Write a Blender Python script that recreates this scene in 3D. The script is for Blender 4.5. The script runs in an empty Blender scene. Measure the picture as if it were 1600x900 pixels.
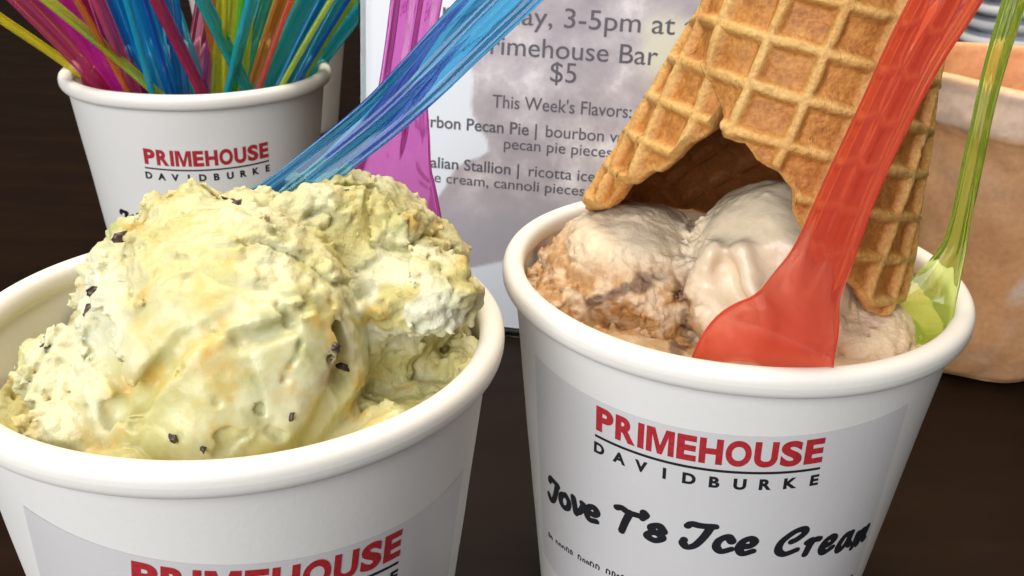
import bpy, bmesh, math, random
import numpy as np
from mathutils import Vector, Matrix
from mathutils.bvhtree import BVHTree

sc = bpy.context.scene
COL = sc.collection
U = 0.001                      # geometry below is written in millimetres
TABLE_Z = -85.0                # the rims of the three like cups lie at z = 0 mm

# ------------------------------------------------------------------ camera
F_PX, PITCH, ROLL = 1540.3, 0.42711, 0.03503
CAM = np.array([0.0, 0.0, 84.6])
cp, sp, cr, sr = math.cos(PITCH), math.sin(PITCH), math.cos(ROLL), math.sin(ROLL)
FW = np.array([0, cp, -sp]); _up = np.array([0, sp, cp]); _rt = np.array([1.0, 0, 0])
RT = cr * _rt + sr * _up
UP = -sr * _rt + cr * _up
cam = bpy.data.cameras.new('camera')
cam.sensor_width = 36.0
cam.lens = 36.0 * F_PX / 1600.0
cam.clip_start = 0.005
cam.clip_end = 50.0
cam.dof.use_dof = True
cam.dof.focus_distance = 0.185
cam.dof.aperture_fstop = 70.0
cam_ob = bpy.data.objects.new('camera', cam)
COL.objects.link(cam_ob)
m3 = Matrix((RT, UP, -FW)).transposed()
cam_ob.matrix_world = Matrix.Translation(Vector(CAM * U)) @ m3.to_4x4()
sc.camera = cam_ob

# ------------------------------------------------------------------ world, lamps, exposure
world = bpy.data.worlds.new('World')
sc.world = world
world.use_nodes = True
wbg = world.node_tree.nodes['Background']
wbg.inputs[0].default_value = (1.0, 0.90, 0.80, 1)
wbg.inputs[1].default_value = 0.07


def area(name, loc, target, size, power, color):
    l = bpy.data.lights.new(name, 'AREA')
    l.shape = 'RECTANGLE'
    l.size, l.size_y = size
    l.energy = power
    l.color = color
    o = bpy.data.objects.new(name, l)
    o.location = loc
    o.rotation_euler = (Vector(target) - Vector(loc)).to_track_quat('-Z', 'Y').to_euler()
    COL.objects.link(o)
    return o


area('window_light', (-0.60, -0.95, 0.62), (0, 0.2, 0), (1.25, 1.1), 25.5, (0.95, 0.965, 1.0))
area('ceiling_light', (0.02, 0.42, 1.10), (0, 0.2, 0), (0.8, 0.8), 16.5, (1.0, 0.89, 0.72))

sc.view_settings.view_transform = 'Standard'
sc.view_settings.look = 'None'
sc.view_settings.exposure = 0.14
sc.view_settings.gamma = 1.0
sc.render.engine = 'CYCLES'
cy = sc.cycles
cy.use_denoising = True
cy.max_bounces = 16
cy.transmission_bounces = 16
cy.transparent_max_bounces = 16
cy.diffuse_bounces = 5
cy.glossy_bounces = 5
cy.blur_glossy = 1.0
cy.sample_clamp_indirect = 6.0

# ------------------------------------------------------------------ helpers: objects


def tag(o, label=None, cat=None, group=None, kind=None):
    if label: o['label'] = label
    if cat: o['category'] = cat
    if group: o['group'] = group
    if kind: o['kind'] = kind
    return o


def empty(name, loc_mm, label, cat, group=None):
    o = bpy.data.objects.new(name, None)
    o.empty_display_size = 0.01
    o.location = Vector(loc_mm) * U
    COL.objects.link(o)
    return tag(o, label, cat, group)


def link(name, me, mat, parent=None, base=(0, 0, 0)):
    """a mesh whose vertices are world millimetres; stored relative to the thing's base"""
    o = bpy.data.objects.new(name, me)
    COL.objects.link(o)
    if mat is not None and not me.materials:
        me.materials.append(mat)
    if parent is not None:
        o.parent = parent
    return o


def mesh_np(name, V, faces, origin=(0, 0, 0), smooth=True):
    """V: Nx3 in mm; faces: list or int array Mx3 / Mx4"""
    V = (np.asarray(V, dtype=np.float64) - np.asarray(origin)) * U
    me = bpy.data.meshes.new(name)
    if isinstance(faces, np.ndarray):
        m, k = faces.shape
        me.vertices.add(len(V)); me.vertices.foreach_set('co', V.astype(np.float32).ravel())
        me.loops.add(m * k); me.loops.foreach_set('vertex_index', faces.astype(np.int32).ravel())
        me.polygons.add(m)
        me.polygons.foreach_set('loop_start', np.arange(0, m * k, k, dtype=np.int32))
        me.update(calc_edges=True); me.validate()
    else:
        me.from_pydata([tuple(v) for v in V], [], [tuple(f) for f in faces])
        me.update()
    if smooth:
        me.polygons.foreach_set('use_smooth', np.ones(len(me.polygons), dtype=bool))
    return me


def float_attr(me, name, vals):
    a = me.attributes.new(name, 'FLOAT', 'POINT')
    a.data.foreach_set('value', np.asarray(vals, dtype=np.float32))


def grid_faces(n, m, close_m=False, flip=False):
    """faces for a row-major n x m vertex grid"""
    i = np.arange(n - 1)[:, None]
    j = np.arange(m if close_m else m - 1)[None, :]
    a = i * m + j; b = i * m + (j + 1) % m; c = (i + 1) * m + (j + 1) % m; d = (i + 1) * m + j
    f = np.stack([a, b, c, d], -1).reshape(-1, 4)
    return f[:, ::-1].copy() if flip else f


def lathe(profile, n=160):
    """profile: list of (r, z); returns V, F"""
    pr = np.array(profile, float)
    t = np.linspace(0, 2 * np.pi, n, endpoint=False)
    V = np.stack([pr[:, 0, None] * np.cos(t), pr[:, 0, None] * np.sin(t), np.repeat(pr[:, 1, None], n, 1)], -1).reshape(-1, 3)
    return V, grid_faces(len(pr), n, close_m=True)


def catmull(P, n):
    P = np.asarray(P, float)
    Q = np.vstack([2 * P[0] - P[1], P, 2 * P[-1] - P[-2]])
    u = np.linspace(0, len(P) - 1, n)
    i = np.minimum(u.astype(int), len(P) - 2)
    t = (u - i)[:, None]
    a, b, c, d = Q[i], Q[i + 1], Q[i + 2], Q[i + 3]
    return 0.5 * (2 * b + (c - a) * t + (2 * a - 5 * b + 4 * c - d) * t ** 2 + (3 * b - a - 3 * c + d) * t ** 3)


# ------------------------------------------------------------------ helpers: noise (numpy gradient noise)


def _hash(ix, iy, iz, seed):
    h = (ix.astype(np.uint32) * np.uint32(374761393) + iy.astype(np.uint32) * np.uint32(668265263)
         + iz.astype(np.uint32) * np.uint32(2147483647) + np.uint32(seed * 1013904223 & 0xffffffff))
    h = (h ^ (h >> np.uint32(13))) * np.uint32(1274126177)
    return h ^ (h >> np.uint32(16))


def perlin(x, y, z, seed=0):
    x0 = np.floor(x); y0 = np.floor(y); z0 = np.floor(z)
    fx, fy, fz = (x - x0).astype(np.float32), (y - y0).astype(np.float32), (z - z0).astype(np.float32)
    x0 = x0.astype(np.int64); y0 = y0.astype(np.int64); z0 = z0.astype(np.int64)
    u, v, w = (t * t * t * (t * (t * 6 - 15) + 10) for t in (fx, fy, fz))

    def g(dx, dy, dz):
        h = _hash(x0 + dx, y0 + dy, z0 + dz, seed)
        a = (h & np.uint32(1023)).astype(np.float32) / 1023 * 2 - 1
        b = ((h >> np.uint32(10)) & np.uint32(1023)).astype(np.float32) / 1023 * 2 - 1
        c = ((h >> np.uint32(20)) & np.uint32(1023)).astype(np.float32) / 1023 * 2 - 1
        return a * (fx - dx) + b * (fy - dy) + c * (fz - dz)
    r = []
    for dz in (0, 1):
        a = g(0, 0, dz) * (1 - u) + g(1, 0, dz) * u
        b = g(0, 1, dz) * (1 - u) + g(1, 1, dz) * u
        r.append(a * (1 - v) + b * v)
    return (r[0] * (1 - w) + r[1] * w) * 1.3


def fbm(x, y, z, scale, octv=3, seed=0):
    s = 0; a = 1.0
    for o in range(octv):
        k = 2.03 ** o / scale
        s = s + a * perlin(x * k + 17.3 * o, y * k - 9.1 * o, z * k + 5.7 * o, seed + o)
        a *= 0.5
    return s


def worley(x, y, z, scale, seed=0):
    """distance to the nearest of jittered cell points, in cells"""
    x = x / scale; y = y / scale; z = z / scale
    x0 = np.floor(x).astype(np.int64); y0 = np.floor(y).astype(np.int64); z0 = np.floor(z).astype(np.int64)
    best = np.full(x.shape, 9.0, np.float32)
    for dx in (-1, 0, 1):
        for dy in (-1, 0, 1):
            for dz in (-1, 0, 1):
                h = _hash(x0 + dx, y0 + dy, z0 + dz, seed)
                px = x0 + dx + (h & np.uint32(1023)).astype(np.float32) / 1023
                py = y0 + dy + ((h >> np.uint32(10)) & np.uint32(1023)).astype(np.float32) / 1023
                pz = z0 + dz + ((h >> np.uint32(20)) & np.uint32(1023)).astype(np.float32) / 1023
                best = np.minimum(best, (px - x) ** 2 + (py - y) ** 2 + (pz - z) ** 2)
    return np.sqrt(best)


def smooth(a, b, x):
    t = np.clip((x - a) / (b - a), 0, 1)
    return t * t * (3 - 2 * t)


def smin(a, b, k):
    h = np.clip(0.5 + 0.5 * (b - a) / k, 0, 1)
    return b * (1 - h) + a * h - k * h * (1 - h)


def smax(a, b, k):
    return -smin(-a, -b, k)


def ell(x, y, z, c, r):
    qx, qy, qz = (x - c[0]) / r[0], (y - c[1]) / r[1], (z - c[2]) / r[2]
    k0 = np.sqrt(qx * qx + qy * qy + qz * qz)
    k1 = np.sqrt((qx / r[0]) ** 2 + (qy / r[1]) ** 2 + (qz / r[2]) ** 2)
    return k0 * (k0 - 1) / np.maximum(k1, 1e-6)


def capsule(x, y, z, a, b, ra, rb):
    a = np.array(a, float); b = np.array(b, float); ab = b - a
    h = np.clip(((x - a[0]) * ab[0] + (y - a[1]) * ab[1] + (z - a[2]) * ab[2]) / ab.dot(ab), 0, 1)
    return np.sqrt((x - a[0] - h * ab[0]) ** 2 + (y - a[1] - h * ab[1]) ** 2 + (z - a[2] - h * ab[2]) ** 2) - (ra + (rb - ra) * h)


def surface_nets(F, org, h):
    """naive surface nets over a scalar field (negative inside) -> V, quads"""
    ins = F < 0
    nx, ny, nz = F.shape
    c = np.zeros((nx - 1, ny - 1, nz - 1), np.int8)
    for dx in (0, 1):
        for dy in (0, 1):
            for dz in (0, 1):
                c += ins[dx:nx - 1 + dx, dy:ny - 1 + dy, dz:nz - 1 + dz]
    act = (c > 0) & (c < 8)
    idx = np.argwhere(act)
    num = -np.ones(act.shape, np.int64); num[act] = np.arange(len(idx))
    acc = np.zeros((len(idx), 3)); cnt = np.zeros(len(idx))
    I, J, K = idx.T
    corners = [(0, 0, 0), (1, 0, 0), (0, 1, 0), (1, 1, 0), (0, 0, 1), (1, 0, 1), (0, 1, 1), (1, 1, 1)]
    for p in corners:
        for ax in range(3):
            if p[ax]: continue
            q = list(p); q[ax] = 1
            f0 = F[I + p[0], J + p[1], K + p[2]]; f1 = F[I + q[0], J + q[1], K + q[2]]
            m = (f0 < 0) != (f1 < 0)
            t = np.where(m, f0 / np.where(m, f0 - f1, 1), 0)
            pos = np.repeat(np.array(p, float)[None], len(idx), 0); pos[:, ax] = t
            acc[m] += pos[m]; cnt[m] += 1
    V = (idx + acc / cnt[:, None]) * h + np.array(org)
    quads = []
    for ax in range(3):
        a1, a2 = (ax + 1) % 3, (ax + 2) % 3
        sl0 = [slice(None)] * 3; sl1 = [slice(None)] * 3
        sl0[ax] = slice(0, -1); sl1[ax] = slice(1, None)
        s0, s1 = ins[tuple(sl0)], ins[tuple(sl1)]
        e = np.argwhere(s0 != s1)
        ok = (e[:, a1] > 0) & (e[:, a2] > 0) & (e[:, a1] < F.shape[a1] - 1) & (e[:, a2] < F.shape[a2] - 1)
        e = e[ok]
        sg = s0[tuple(e.T)]

        def cell(o1, o2):
            q = e.copy(); q[:, a1] -= o1; q[:, a2] -= o2
            return num[tuple(q.T)]
        Q = np.stack([cell(1, 1), cell(0, 1), cell(0, 0), cell(1, 0)], 1)
        Q[~sg] = Q[~sg][:, ::-1]
        quads.append(Q)
    return V, np.vstack(quads)


# ------------------------------------------------------------------ helpers: materials


def new_mat(name):
    m = bpy.data.materials.new(name)
    m.use_nodes = True
    nt = m.node_tree
    return m, nt, nt.nodes['Principled BSDF']


def node(nt, typ, **kw):
    n = nt.nodes.new(typ)
    for k, v in kw.items():
        setattr(n, k, v)
    return n


def noise_node(nt, scale, detail=4.0, rough=0.55, coord='Object', vec=None):
    n = node(nt, 'ShaderNodeTexNoise')
    n.inputs['Scale'].default_value = scale
    n.inputs['Detail'].default_value = detail
    n.inputs['Roughness'].default_value = rough
    if vec is None:
        tc = node(nt, 'ShaderNodeTexCoord')
        vec = tc.outputs[coord]
    nt.links.new(vec, n.inputs['Vector'])
    return n


def ramp(nt, src, stops):
    r = node(nt, 'ShaderNodeValToRGB')
    el = r.color_ramp.elements
    while len(el) < len(stops): el.new(0.5)
    for e, (p, c) in zip(el, stops):
        e.position = p
        e.color = (*c, 1) if len(c) == 3 else c
    nt.links.new(src, r.inputs[0])
    return r


def mixc(nt, fac, a, b, typ='MIX'):
    n = node(nt, 'ShaderNodeMix', data_type='RGBA', blend_type=typ)
    for s, v in ((n.inputs[0], fac), (n.inputs[6], a), (n.inputs[7], b)):
        if hasattr(v, 'is_output'): nt.links.new(v, s)
        elif isinstance(v, (int, float)): s.default_value = v
        else: s.default_value = (*v, 1)
    return n.outputs[2]


def bump(nt, b, src, dist, strength=1.0, prev=None):
    n = node(nt, 'ShaderNodeBump')
    n.inputs['Strength'].default_value = strength
    n.inputs['Distance'].default_value = dist
    nt.links.new(src, n.inputs['Height'])
    if prev is not None: nt.links.new(prev, n.inputs['Normal'])
    nt.links.new(n.outputs[0], b.inputs['Normal'])
    return n.outputs[0]


def attr(nt, name):
    a = node(nt, 'ShaderNodeAttribute')
    a.attribute_name = name
    return a.outputs['Fac']


def paper_mat(name, col, rough=0.45, grain=0.03):
    m, nt, b = new_mat(name)
    n = noise_node(nt, 900, 3)
    n2 = noise_node(nt, 35, 2)
    c1 = tuple(x * (1 - grain) for x in col)
    r = ramp(nt, n.outputs[0], [(0.3, c1), (0.7, col)])
    c2 = mixc(nt, n2.outputs[0], r.outputs[0], tuple(x * 0.96 for x in col))
    nt.links.new(c2, b.inputs['Base Color'])
    b.inputs['Roughness'].default_value = rough
    b.inputs['Subsurface Weight'].default_value = 0.0
    bump(nt, b, n.outputs[0], 0.00006, 0.5)
    return m


def ink_mat(name, col, rough=0.5):
    m, nt, b = new_mat(name)
    n = noise_node(nt, 1500, 2)
    r = ramp(nt, n.outputs[0], [(0.35, tuple(x * 0.85 for x in col)), (0.65, tuple(min(1, x * 1.15) for x in col))])
    nt.links.new(r.outputs[0], b.inputs['Base Color'])
    b.inputs['Roughness'].default_value = rough
    return m


def plastic(name, col, body=0.36, rough=0.04):
    """clear tinted plastic: refracting, with some milky body in the tint"""
    m, nt, b = new_mat(name)
    n = noise_node(nt, 120, 3)
    r = ramp(nt, n.outputs[0], [(0.3, tuple(x ** 1.15 * 0.95 for x in col)), (0.7, tuple(min(1, x ** 1.15 * 1.05) for x in col))])
    b.inputs['Base Color'].default_value = (*[x ** 0.42 for x in col], 1)
    b.inputs['Transmission Weight'].default_value = 1.0
    b.inputs['IOR'].default_value = 1.47
    b.inputs['Roughness'].default_value = rough
    tr = node(nt, 'ShaderNodeBsdfTranslucent'); nt.links.new(r.outputs[0], tr.inputs[0])
    df = node(nt, 'ShaderNodeBsdfDiffuse'); nt.links.new(r.outputs[0], df.inputs[0])
    mx = node(nt, 'ShaderNodeMixShader'); mx.inputs[0].default_value = 0.6
    nt.links.new(tr.outputs[0], mx.inputs[1]); nt.links.new(df.outputs[0], mx.inputs[2])
    m2 = node(nt, 'ShaderNodeMixShader'); m2.inputs[0].default_value = body
    nt.links.new(b.outputs[0], m2.inputs[1]); nt.links.new(mx.outputs[0], m2.inputs[2])
    nt.links.new(m2.outputs[0], nt.nodes['Material Output'].inputs[0])
    return m


M = {}
M['cup'] = paper_mat('white_cup_paper', (0.80, 0.78, 0.735), 0.5)
M['rim'] = paper_mat('white_rim_paper', (0.83, 0.80, 0.735), 0.5)
M['label'] = paper_mat('grey_sticker_paper', (0.655, 0.64, 0.63), 0.42)
M['red_ink'] = ink_mat('red_ink', (0.42, 0.022, 0.030))
M['black_ink'] = ink_mat('black_ink', (0.012, 0.013, 0.017))
M['grey_ink'] = ink_mat('grey_ink', (0.095, 0.085, 0.10))

m, nt, b = new_mat('dark_table_wood')
tc = node(nt, 'ShaderNodeTexCoord'); mp = node(nt, 'ShaderNodeMapping')
mp.inputs['Scale'].default_value = (1.0, 4.0, 1.0)
nt.links.new(tc.outputs['Object'], mp.inputs[0])
n1 = noise_node(nt, 14, 6, 0.65, vec=mp.outputs[0])
n2 = noise_node(nt, 60, 4)
r = ramp(nt, n1.outputs[0], [(0.3, (0.009, 0.0045, 0.0025)), (0.55, (0.013, 0.0062, 0.003)), (0.8, (0.020, 0.0095, 0.004))])
nt.links.new(r.outputs[0], b.inputs['Base Color'])
b.inputs['Specular IOR Level'].default_value = 0.10
rr = ramp(nt, n2.outputs[0], [(0.3, (0.38,) * 3), (0.7, (0.52,) * 3)])
nt.links.new(rr.outputs[0], b.inputs['Roughness'])
bump(nt, b, n1.outputs[0], 0.0002, 0.3)
M['table'] = m

# pistachio coloured ice cream
m, nt, b = new_mat('yellow_ice_cream')
na = noise_node(nt, 75, 4, 0.55)
nb = noise_node(nt, 130, 5, 0.6)
nc = noise_node(nt, 48, 3, 0.5)
nd = noise_node(nt, 900, 4, 0.7)
base = ramp(nt, na.outputs[0], [(0.28, (0.57, 0.46, 0.155)), (0.44, (0.55, 0.51, 0.21)), (0.58, (0.65, 0.62, 0.36)), (0.72, (0.37, 0.39, 0.13))])
yel = ramp(nt, nb.outputs[0], [(0.55, (0, 0, 0)), (0.72, (1, 1, 1))])
c = mixc(nt, yel.outputs[0], base.outputs[0], (0.66, 0.44, 0.10))
org = ramp(nt, nc.outputs[0], [(0.62, (0, 0, 0)), (0.74, (1, 1, 1))])
orm = node(nt, 'ShaderNodeMath', operation='MULTIPLY'); orm.inputs[1].default_value = 0.28
nt.links.new(org.outputs[0], orm.inputs[0])
c = mixc(nt, orm.outputs[0], c, (0.80, 0.46, 0.15))
wht = attr(nt, 'white')
c = mixc(nt, wht, c, (0.74, 0.74, 0.57))
brn = attr(nt, 'brown')
c = mixc(nt, brn, c, (0.33, 0.20, 0.12))
nt.links.new(c, b.inputs['Base Color'])
fc = attr(nt, 'face')
fr = node(nt, 'ShaderNodeMapRange'); fr.inputs['To Min'].default_value = 0.5; fr.inputs['To Max'].default_value = 0.30
nt.links.new(fc, fr.inputs[0]); nt.links.new(fr.outputs[0], b.inputs['Roughness'])
b.inputs['Subsurface Weight'].default_value = 0.35
b.inputs['Subsurface Radius'].default_value = (1.0, 0.7, 0.35)
b.inputs['Subsurface Scale'].default_value = 0.0015
p1 = bump(nt, b, nd.outputs[0], 0.0005, 0.6)
fs = node(nt, 'ShaderNodeMapRange'); fs.inputs['To Min'].default_value = 1.0; fs.inputs['To Max'].default_value = 0.22
nt.links.new(fc, fs.inputs[0])
nt.links.new(fs.outputs[0], [x for x in nt.nodes if x.type == 'BUMP'][0].inputs['Strength'])
M['yellow_ice'] = m

m, nt, b = new_mat('caramel_ice_cream')
na = noise_node(nt, 70, 4, 0.55)
nd = noise_node(nt, 800, 4, 0.7)
ne = noise_node(nt, 220, 4, 0.65)
base = ramp(nt, na.outputs[0], [(0.3, (0.58, 0.40, 0.23)), (0.5, (0.70, 0.54, 0.36)), (0.7, (0.76, 0.64, 0.47))])
brn = attr(nt, 'brown')
c = mixc(nt, brn, base.outputs[0], (0.46, 0.24, 0.085))
spk = ramp(nt, ne.outputs[0], [(0.66, (0, 0, 0)), (0.74, (1, 1, 1))])
spm = node(nt, 'ShaderNodeMath', operation='MULTIPLY'); spm.inputs[1].default_value = 0.45
nt.links.new(spk.outputs[0], spm.inputs[0])
c = mixc(nt, spm.outputs[0], c, (0.22, 0.13, 0.09))
wht = attr(nt, 'white')
c = mixc(nt, wht, c, (0.73, 0.61, 0.43))
stk = attr(nt, 'streak')
c = mixc(nt, stk, c, (0.15, 0.085, 0.05))
nt.links.new(c, b.inputs['Base Color'])
rg = node(nt, 'ShaderNodeMapRange'); rg.inputs['To Min'].default_value = 0.40; rg.inputs['To Max'].default_value = 0.20
nt.links.new(wht, rg.inputs[0]); nt.links.new(rg.outputs[0], b.inputs['Roughness'])
b.inputs['Subsurface Weight'].default_value = 0.25
b.inputs['Subsurface Radius'].default_value = (1.0, 0.7, 0.45)
b.inputs['Subsurface Scale'].default_value = 0.0015
st = node(nt, 'ShaderNodeMapRange'); st.inputs['To Min'].default_value = 0.9; st.inputs['To Max'].default_value = 0.25
nt.links.new(wht, st.inputs[0])
bump(nt, b, nd.outputs[0], 0.0006)
bn = [x for x in nt.nodes if x.type == 'BUMP'][0]
nt.links.new(st.outputs[0], bn.inputs['Strength'])
M['caramel_ice'] = m

m, nt, b = new_mat('waffle')
rib = attr(nt, 'rib')
n1 = noise_node(nt, 420, 5, 0.7)
n2 = noise_node(nt, 90, 4, 0.6)
n3 = noise_node(nt, 1300, 3, 0.6)
cell = ramp(nt, n1.outputs[0], [(0.30, (0.38, 0.14, 0.028)), (0.52, (0.56, 0.24, 0.05)), (0.72, (0.70, 0.34, 0.085))])
ribc = ramp(nt, n2.outputs[0], [(0.3, (0.70, 0.40, 0.115)), (0.7, (0.78, 0.52, 0.19))])
c = mixc(nt, rib, cell.outputs[0], ribc.outputs[0])
n4 = noise_node(nt, 55, 3, 0.5)
brw = ramp(nt, n4.outputs[0], [(0.38, (1, 1, 1)), (0.68, (0.88, 0.78, 0.66))])
c = mixc(nt, 1.0, c, brw.outputs[0], 'MULTIPLY')
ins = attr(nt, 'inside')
c = mixc(nt, ins, c, (0.30, 0.10, 0.022))  # shade within the hollow cone, painted as a darker inner wall
spk = ramp(nt, n3.outputs[0], [(0.35, (0.80, 0.72, 0.62)), (0.6, (1, 1, 1))])
c = mixc(nt, 1.0, c, spk.outputs[0], 'MULTIPLY')
nt.links.new(c, b.inputs['Base Color'])
b.inputs['Roughness'].default_value = 0.56
b.inputs['Subsurface Weight'].default_value = 0.05
b.inputs['Subsurface Scale'].default_value = 0.001
p1 = bump(nt, b, n1.outputs[0], 0.0006, 0.5)
bump(nt, b, n3.outputs[0], 0.0003, 0.75, prev=p1)
M['waffle'] = m

m, nt, b = new_mat('terracotta')
n1 = noise_node(nt, 26, 5, 0.6)
n2 = noise_node(nt, 500, 3, 0.6)
base = ramp(nt, n1.outputs[0], [(0.3, (0.78, 0.36, 0.145)), (0.55, (0.83, 0.45, 0.21)), (0.8, (0.86, 0.53, 0.29))])
pale = attr(nt, 'pale')
c = mixc(nt, pale, base.outputs[0], (0.84, 0.66, 0.52))
spk = ramp(nt, n2.outputs[0], [(0.3, (0.88, 0.85, 0.82)), (0.6, (1, 1, 1))])
c = mixc(nt, 1.0, c, spk.outputs[0], 'MULTIPLY')
nt.links.new(c, b.inputs['Base Color'])
b.inputs['Roughness'].default_value = 0.55
bump(nt, b, n1.outputs[0], 0.0006, 0.35)
M['terracotta'] = m

m, nt, b = new_mat('chocolate')
n1 = noise_node(nt, 500, 3)
r = ramp(nt, n1.outputs[0], [(0.3, (0.022, 0.013, 0.012)), (0.7, (0.11, 0.065, 0.055))])
nt.links.new(r.outputs[0], b.inputs['Base Color'])
b.inputs['Roughness'].default_value = 0.4
M['chocolate'] = m

m, nt, b = new_mat('printed_sheet')
photo = attr(nt, 'photo')
n1 = noise_node(nt, 36, 6, 0.62)
n2 = noise_node(nt, 90, 5, 0.6)
n3 = noise_node(nt, 14, 2, 0.5)
pic = ramp(nt, n1.outputs[0], [(0.30, (0.34, 0.305, 0.325)), (0.46, (0.46, 0.415, 0.425)), (0.555, (0.60, 0.55, 0.545)), (0.64, (0.84, 0.80, 0.78))])
tint = ramp(nt, n3.outputs[0], [(0.35, (0.95, 0.94, 0.98)), (0.65, (1.0, 0.95, 0.91))])
c = mixc(nt, 1.0, pic.outputs[0], tint.outputs[0], 'MULTIPLY')
plain = attr(nt, 'plain')
c = mixc(nt, plain, c, (0.41, 0.385, 0.415))
warm = attr(nt, 'warm')
c = mixc(nt, warm, c, (0.74, 0.70, 0.52))
pap = ramp(nt, n3.outputs[0], [(0.3, (0.72, 0.77, 0.82)), (0.7, (0.80, 0.82, 0.84))])
c = mixc(nt, photo, pap.outputs[0], c)
nt.links.new(c, b.inputs['Base Color'])
b.inputs['Roughness'].default_value = 0.35
M['sheet'] = m

m, nt, b = new_mat('clear_acrylic')
n1 = noise_node(nt, 40, 2)
r = ramp(nt, n1.outputs[0], [(0.3, (0.93, 0.96, 0.97)), (0.7, (0.97, 0.98, 0.98))])
nt.links.new(r.outputs[0], b.inputs['Base Color'])
b.inputs['Transmission Weight'].default_value = 1.0
b.inputs['Roughness'].default_value = 0.04
b.inputs['IOR'].default_value = 1.46
M['acrylic'] = m

m, nt, b = new_mat('striped_napkin_cloth')
tc = node(nt, 'ShaderNodeTexCoord')
wv = node(nt, 'ShaderNodeTexWave'); wv.bands_direction = 'Z'
wv.inputs['Scale'].default_value = 11.0; wv.inputs['Distortion'].default_value = 1.2
nt.links.new(tc.outputs['Object'], wv.inputs['Vector'])
r = ramp(nt, wv.outputs[0], [(0.3, (0.42, 0.44, 0.49)), (0.7, (0.62, 0.64, 0.68))])
nt.links.new(r.outputs[0], b.inputs['Base Color'])
b.inputs['Roughness'].default_value = 0.9
M['cloth'] = m

TINT = {
    'blue': (0.02, 0.40, 0.78), 'deep blue': (0.02, 0.30, 0.85), 'cyan': (0.05, 0.66, 0.86),
    'teal': (0.03, 0.52, 0.60), 'green': (0.20, 0.72, 0.10), 'lime': (0.66, 0.84, 0.10), 'leaf': (0.70, 0.92, 0.16),
    'yellow': (0.86, 0.78, 0.06), 'orange': (0.92, 0.36, 0.05), 'red': (1.0, 0.18, 0.12),
    'pink': (0.86, 0.16, 0.36), 'magenta': (0.82, 0.07, 0.58), 'crimson': (0.62, 0.03, 0.18),
    'lilac': (0.62, 0.10, 0.60),
}
for k, v in TINT.items():
    M[k] = plastic(k.replace(' ', '_') + '_plastic', v)
M['clear red'] = plastic('clear_red_plastic', (1.0, 0.17, 0.11), 0.36)
M['clear magenta'] = plastic('clear_magenta_plastic', (0.80, 0.08, 0.60), 0.30)
M['clear blue'] = plastic('clear_blue_plastic', (0.012, 0.27, 0.66), 0.22)
M['leaf'] = plastic('pale_leaf_plastic', TINT['leaf'], 0.22)

# ------------------------------------------------------------------ table
V = [(-900, -250, TABLE_Z), (1400, -250, TABLE_Z), (1400, 1900, TABLE_Z), (-900, 1900, TABLE_Z),
     (-900, -250, TABLE_Z - 30), (1400, -250, TABLE_Z - 30), (1400, 1900, TABLE_Z - 30), (-900, 1900, TABLE_Z - 30)]
me = mesh_np('table', V, [(0, 1, 2, 3), (7, 6, 5, 4), (4, 5, 1, 0), (5, 6, 2, 1), (6, 7, 3, 2), (7, 4, 0, 3)], smooth=False)
table = link('table', me, M['table'])
tag(table, 'dark brown wooden table top under the cups', 'table', kind='structure')

# ------------------------------------------------------------------ cups
R0, KT = 46.7, 0.115            # outer wall radius 4 mm under the rim, taper per mm
FAC = math.sqrt(1 + KT * KT) / KT
SA = math.sin(math.atan(KT))


class Cup:
    def __init__(s, x, y, z=0.0):
        s.c = np.array([x, y, z])
        d = np.array([x, y, 0.0]); d /= np.linalg.norm(d)
        s.d = d
        s.l = np.array([d[1], -d[0], 0.0])

    def at(s, lat, dep, z):
        """cup frame: to the right, away from the viewer, up (mm, rim at 0)"""
        lat, dep, z = np.broadcast_arrays(lat, dep, z)
        return s.c + lat[..., None] * s.l + dep[..., None] * s.d + z[..., None] * np.array([0, 0, 1.0])

    def uneven(s, x, y, z):
        """paper is never perfectly round"""
        return 1 + 0.0045 * fbm(x + s.c[0], y, z, 28, 2, 55)

    def wrap(s, X, Y, off):
        """flat sticker coordinates (mm) laid on the tapered wall"""
        X = np.asarray(X, float); sl = np.asarray(Y, float) + R0 * FAC
        rad = np.hypot(X, sl); ph = np.arctan2(X, sl) / SA
        R = rad / FAC; z = (R - R0) / KT - 4
        lx, ly = np.outer(np.sin(ph).ravel(), s.l) - np.outer(np.cos(ph).ravel(), s.d), None
        lx = lx.reshape(R.shape + (3,)) * R[..., None]
        R = R * s.uneven(lx[..., 0], lx[..., 1], z) + off
        return s.c + (R * np.sin(ph))[..., None] * s.l - (R * np.cos(ph))[..., None] * s.d + (z - off * KT)[..., None] * np.array([0, 0, 1.0])


def pix(px, py, cup, dep):
    """world point on the upright plane dep mm behind the cup's axis that the ray (px, py) meets"""
    R = FW * F_PX + RT * (px - 800) - UP * (py - 450)
    o = cup.c + cup.d * dep
    return CAM + R * ((o - CAM) @ cup.d) / (R @ cup.d)


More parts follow.
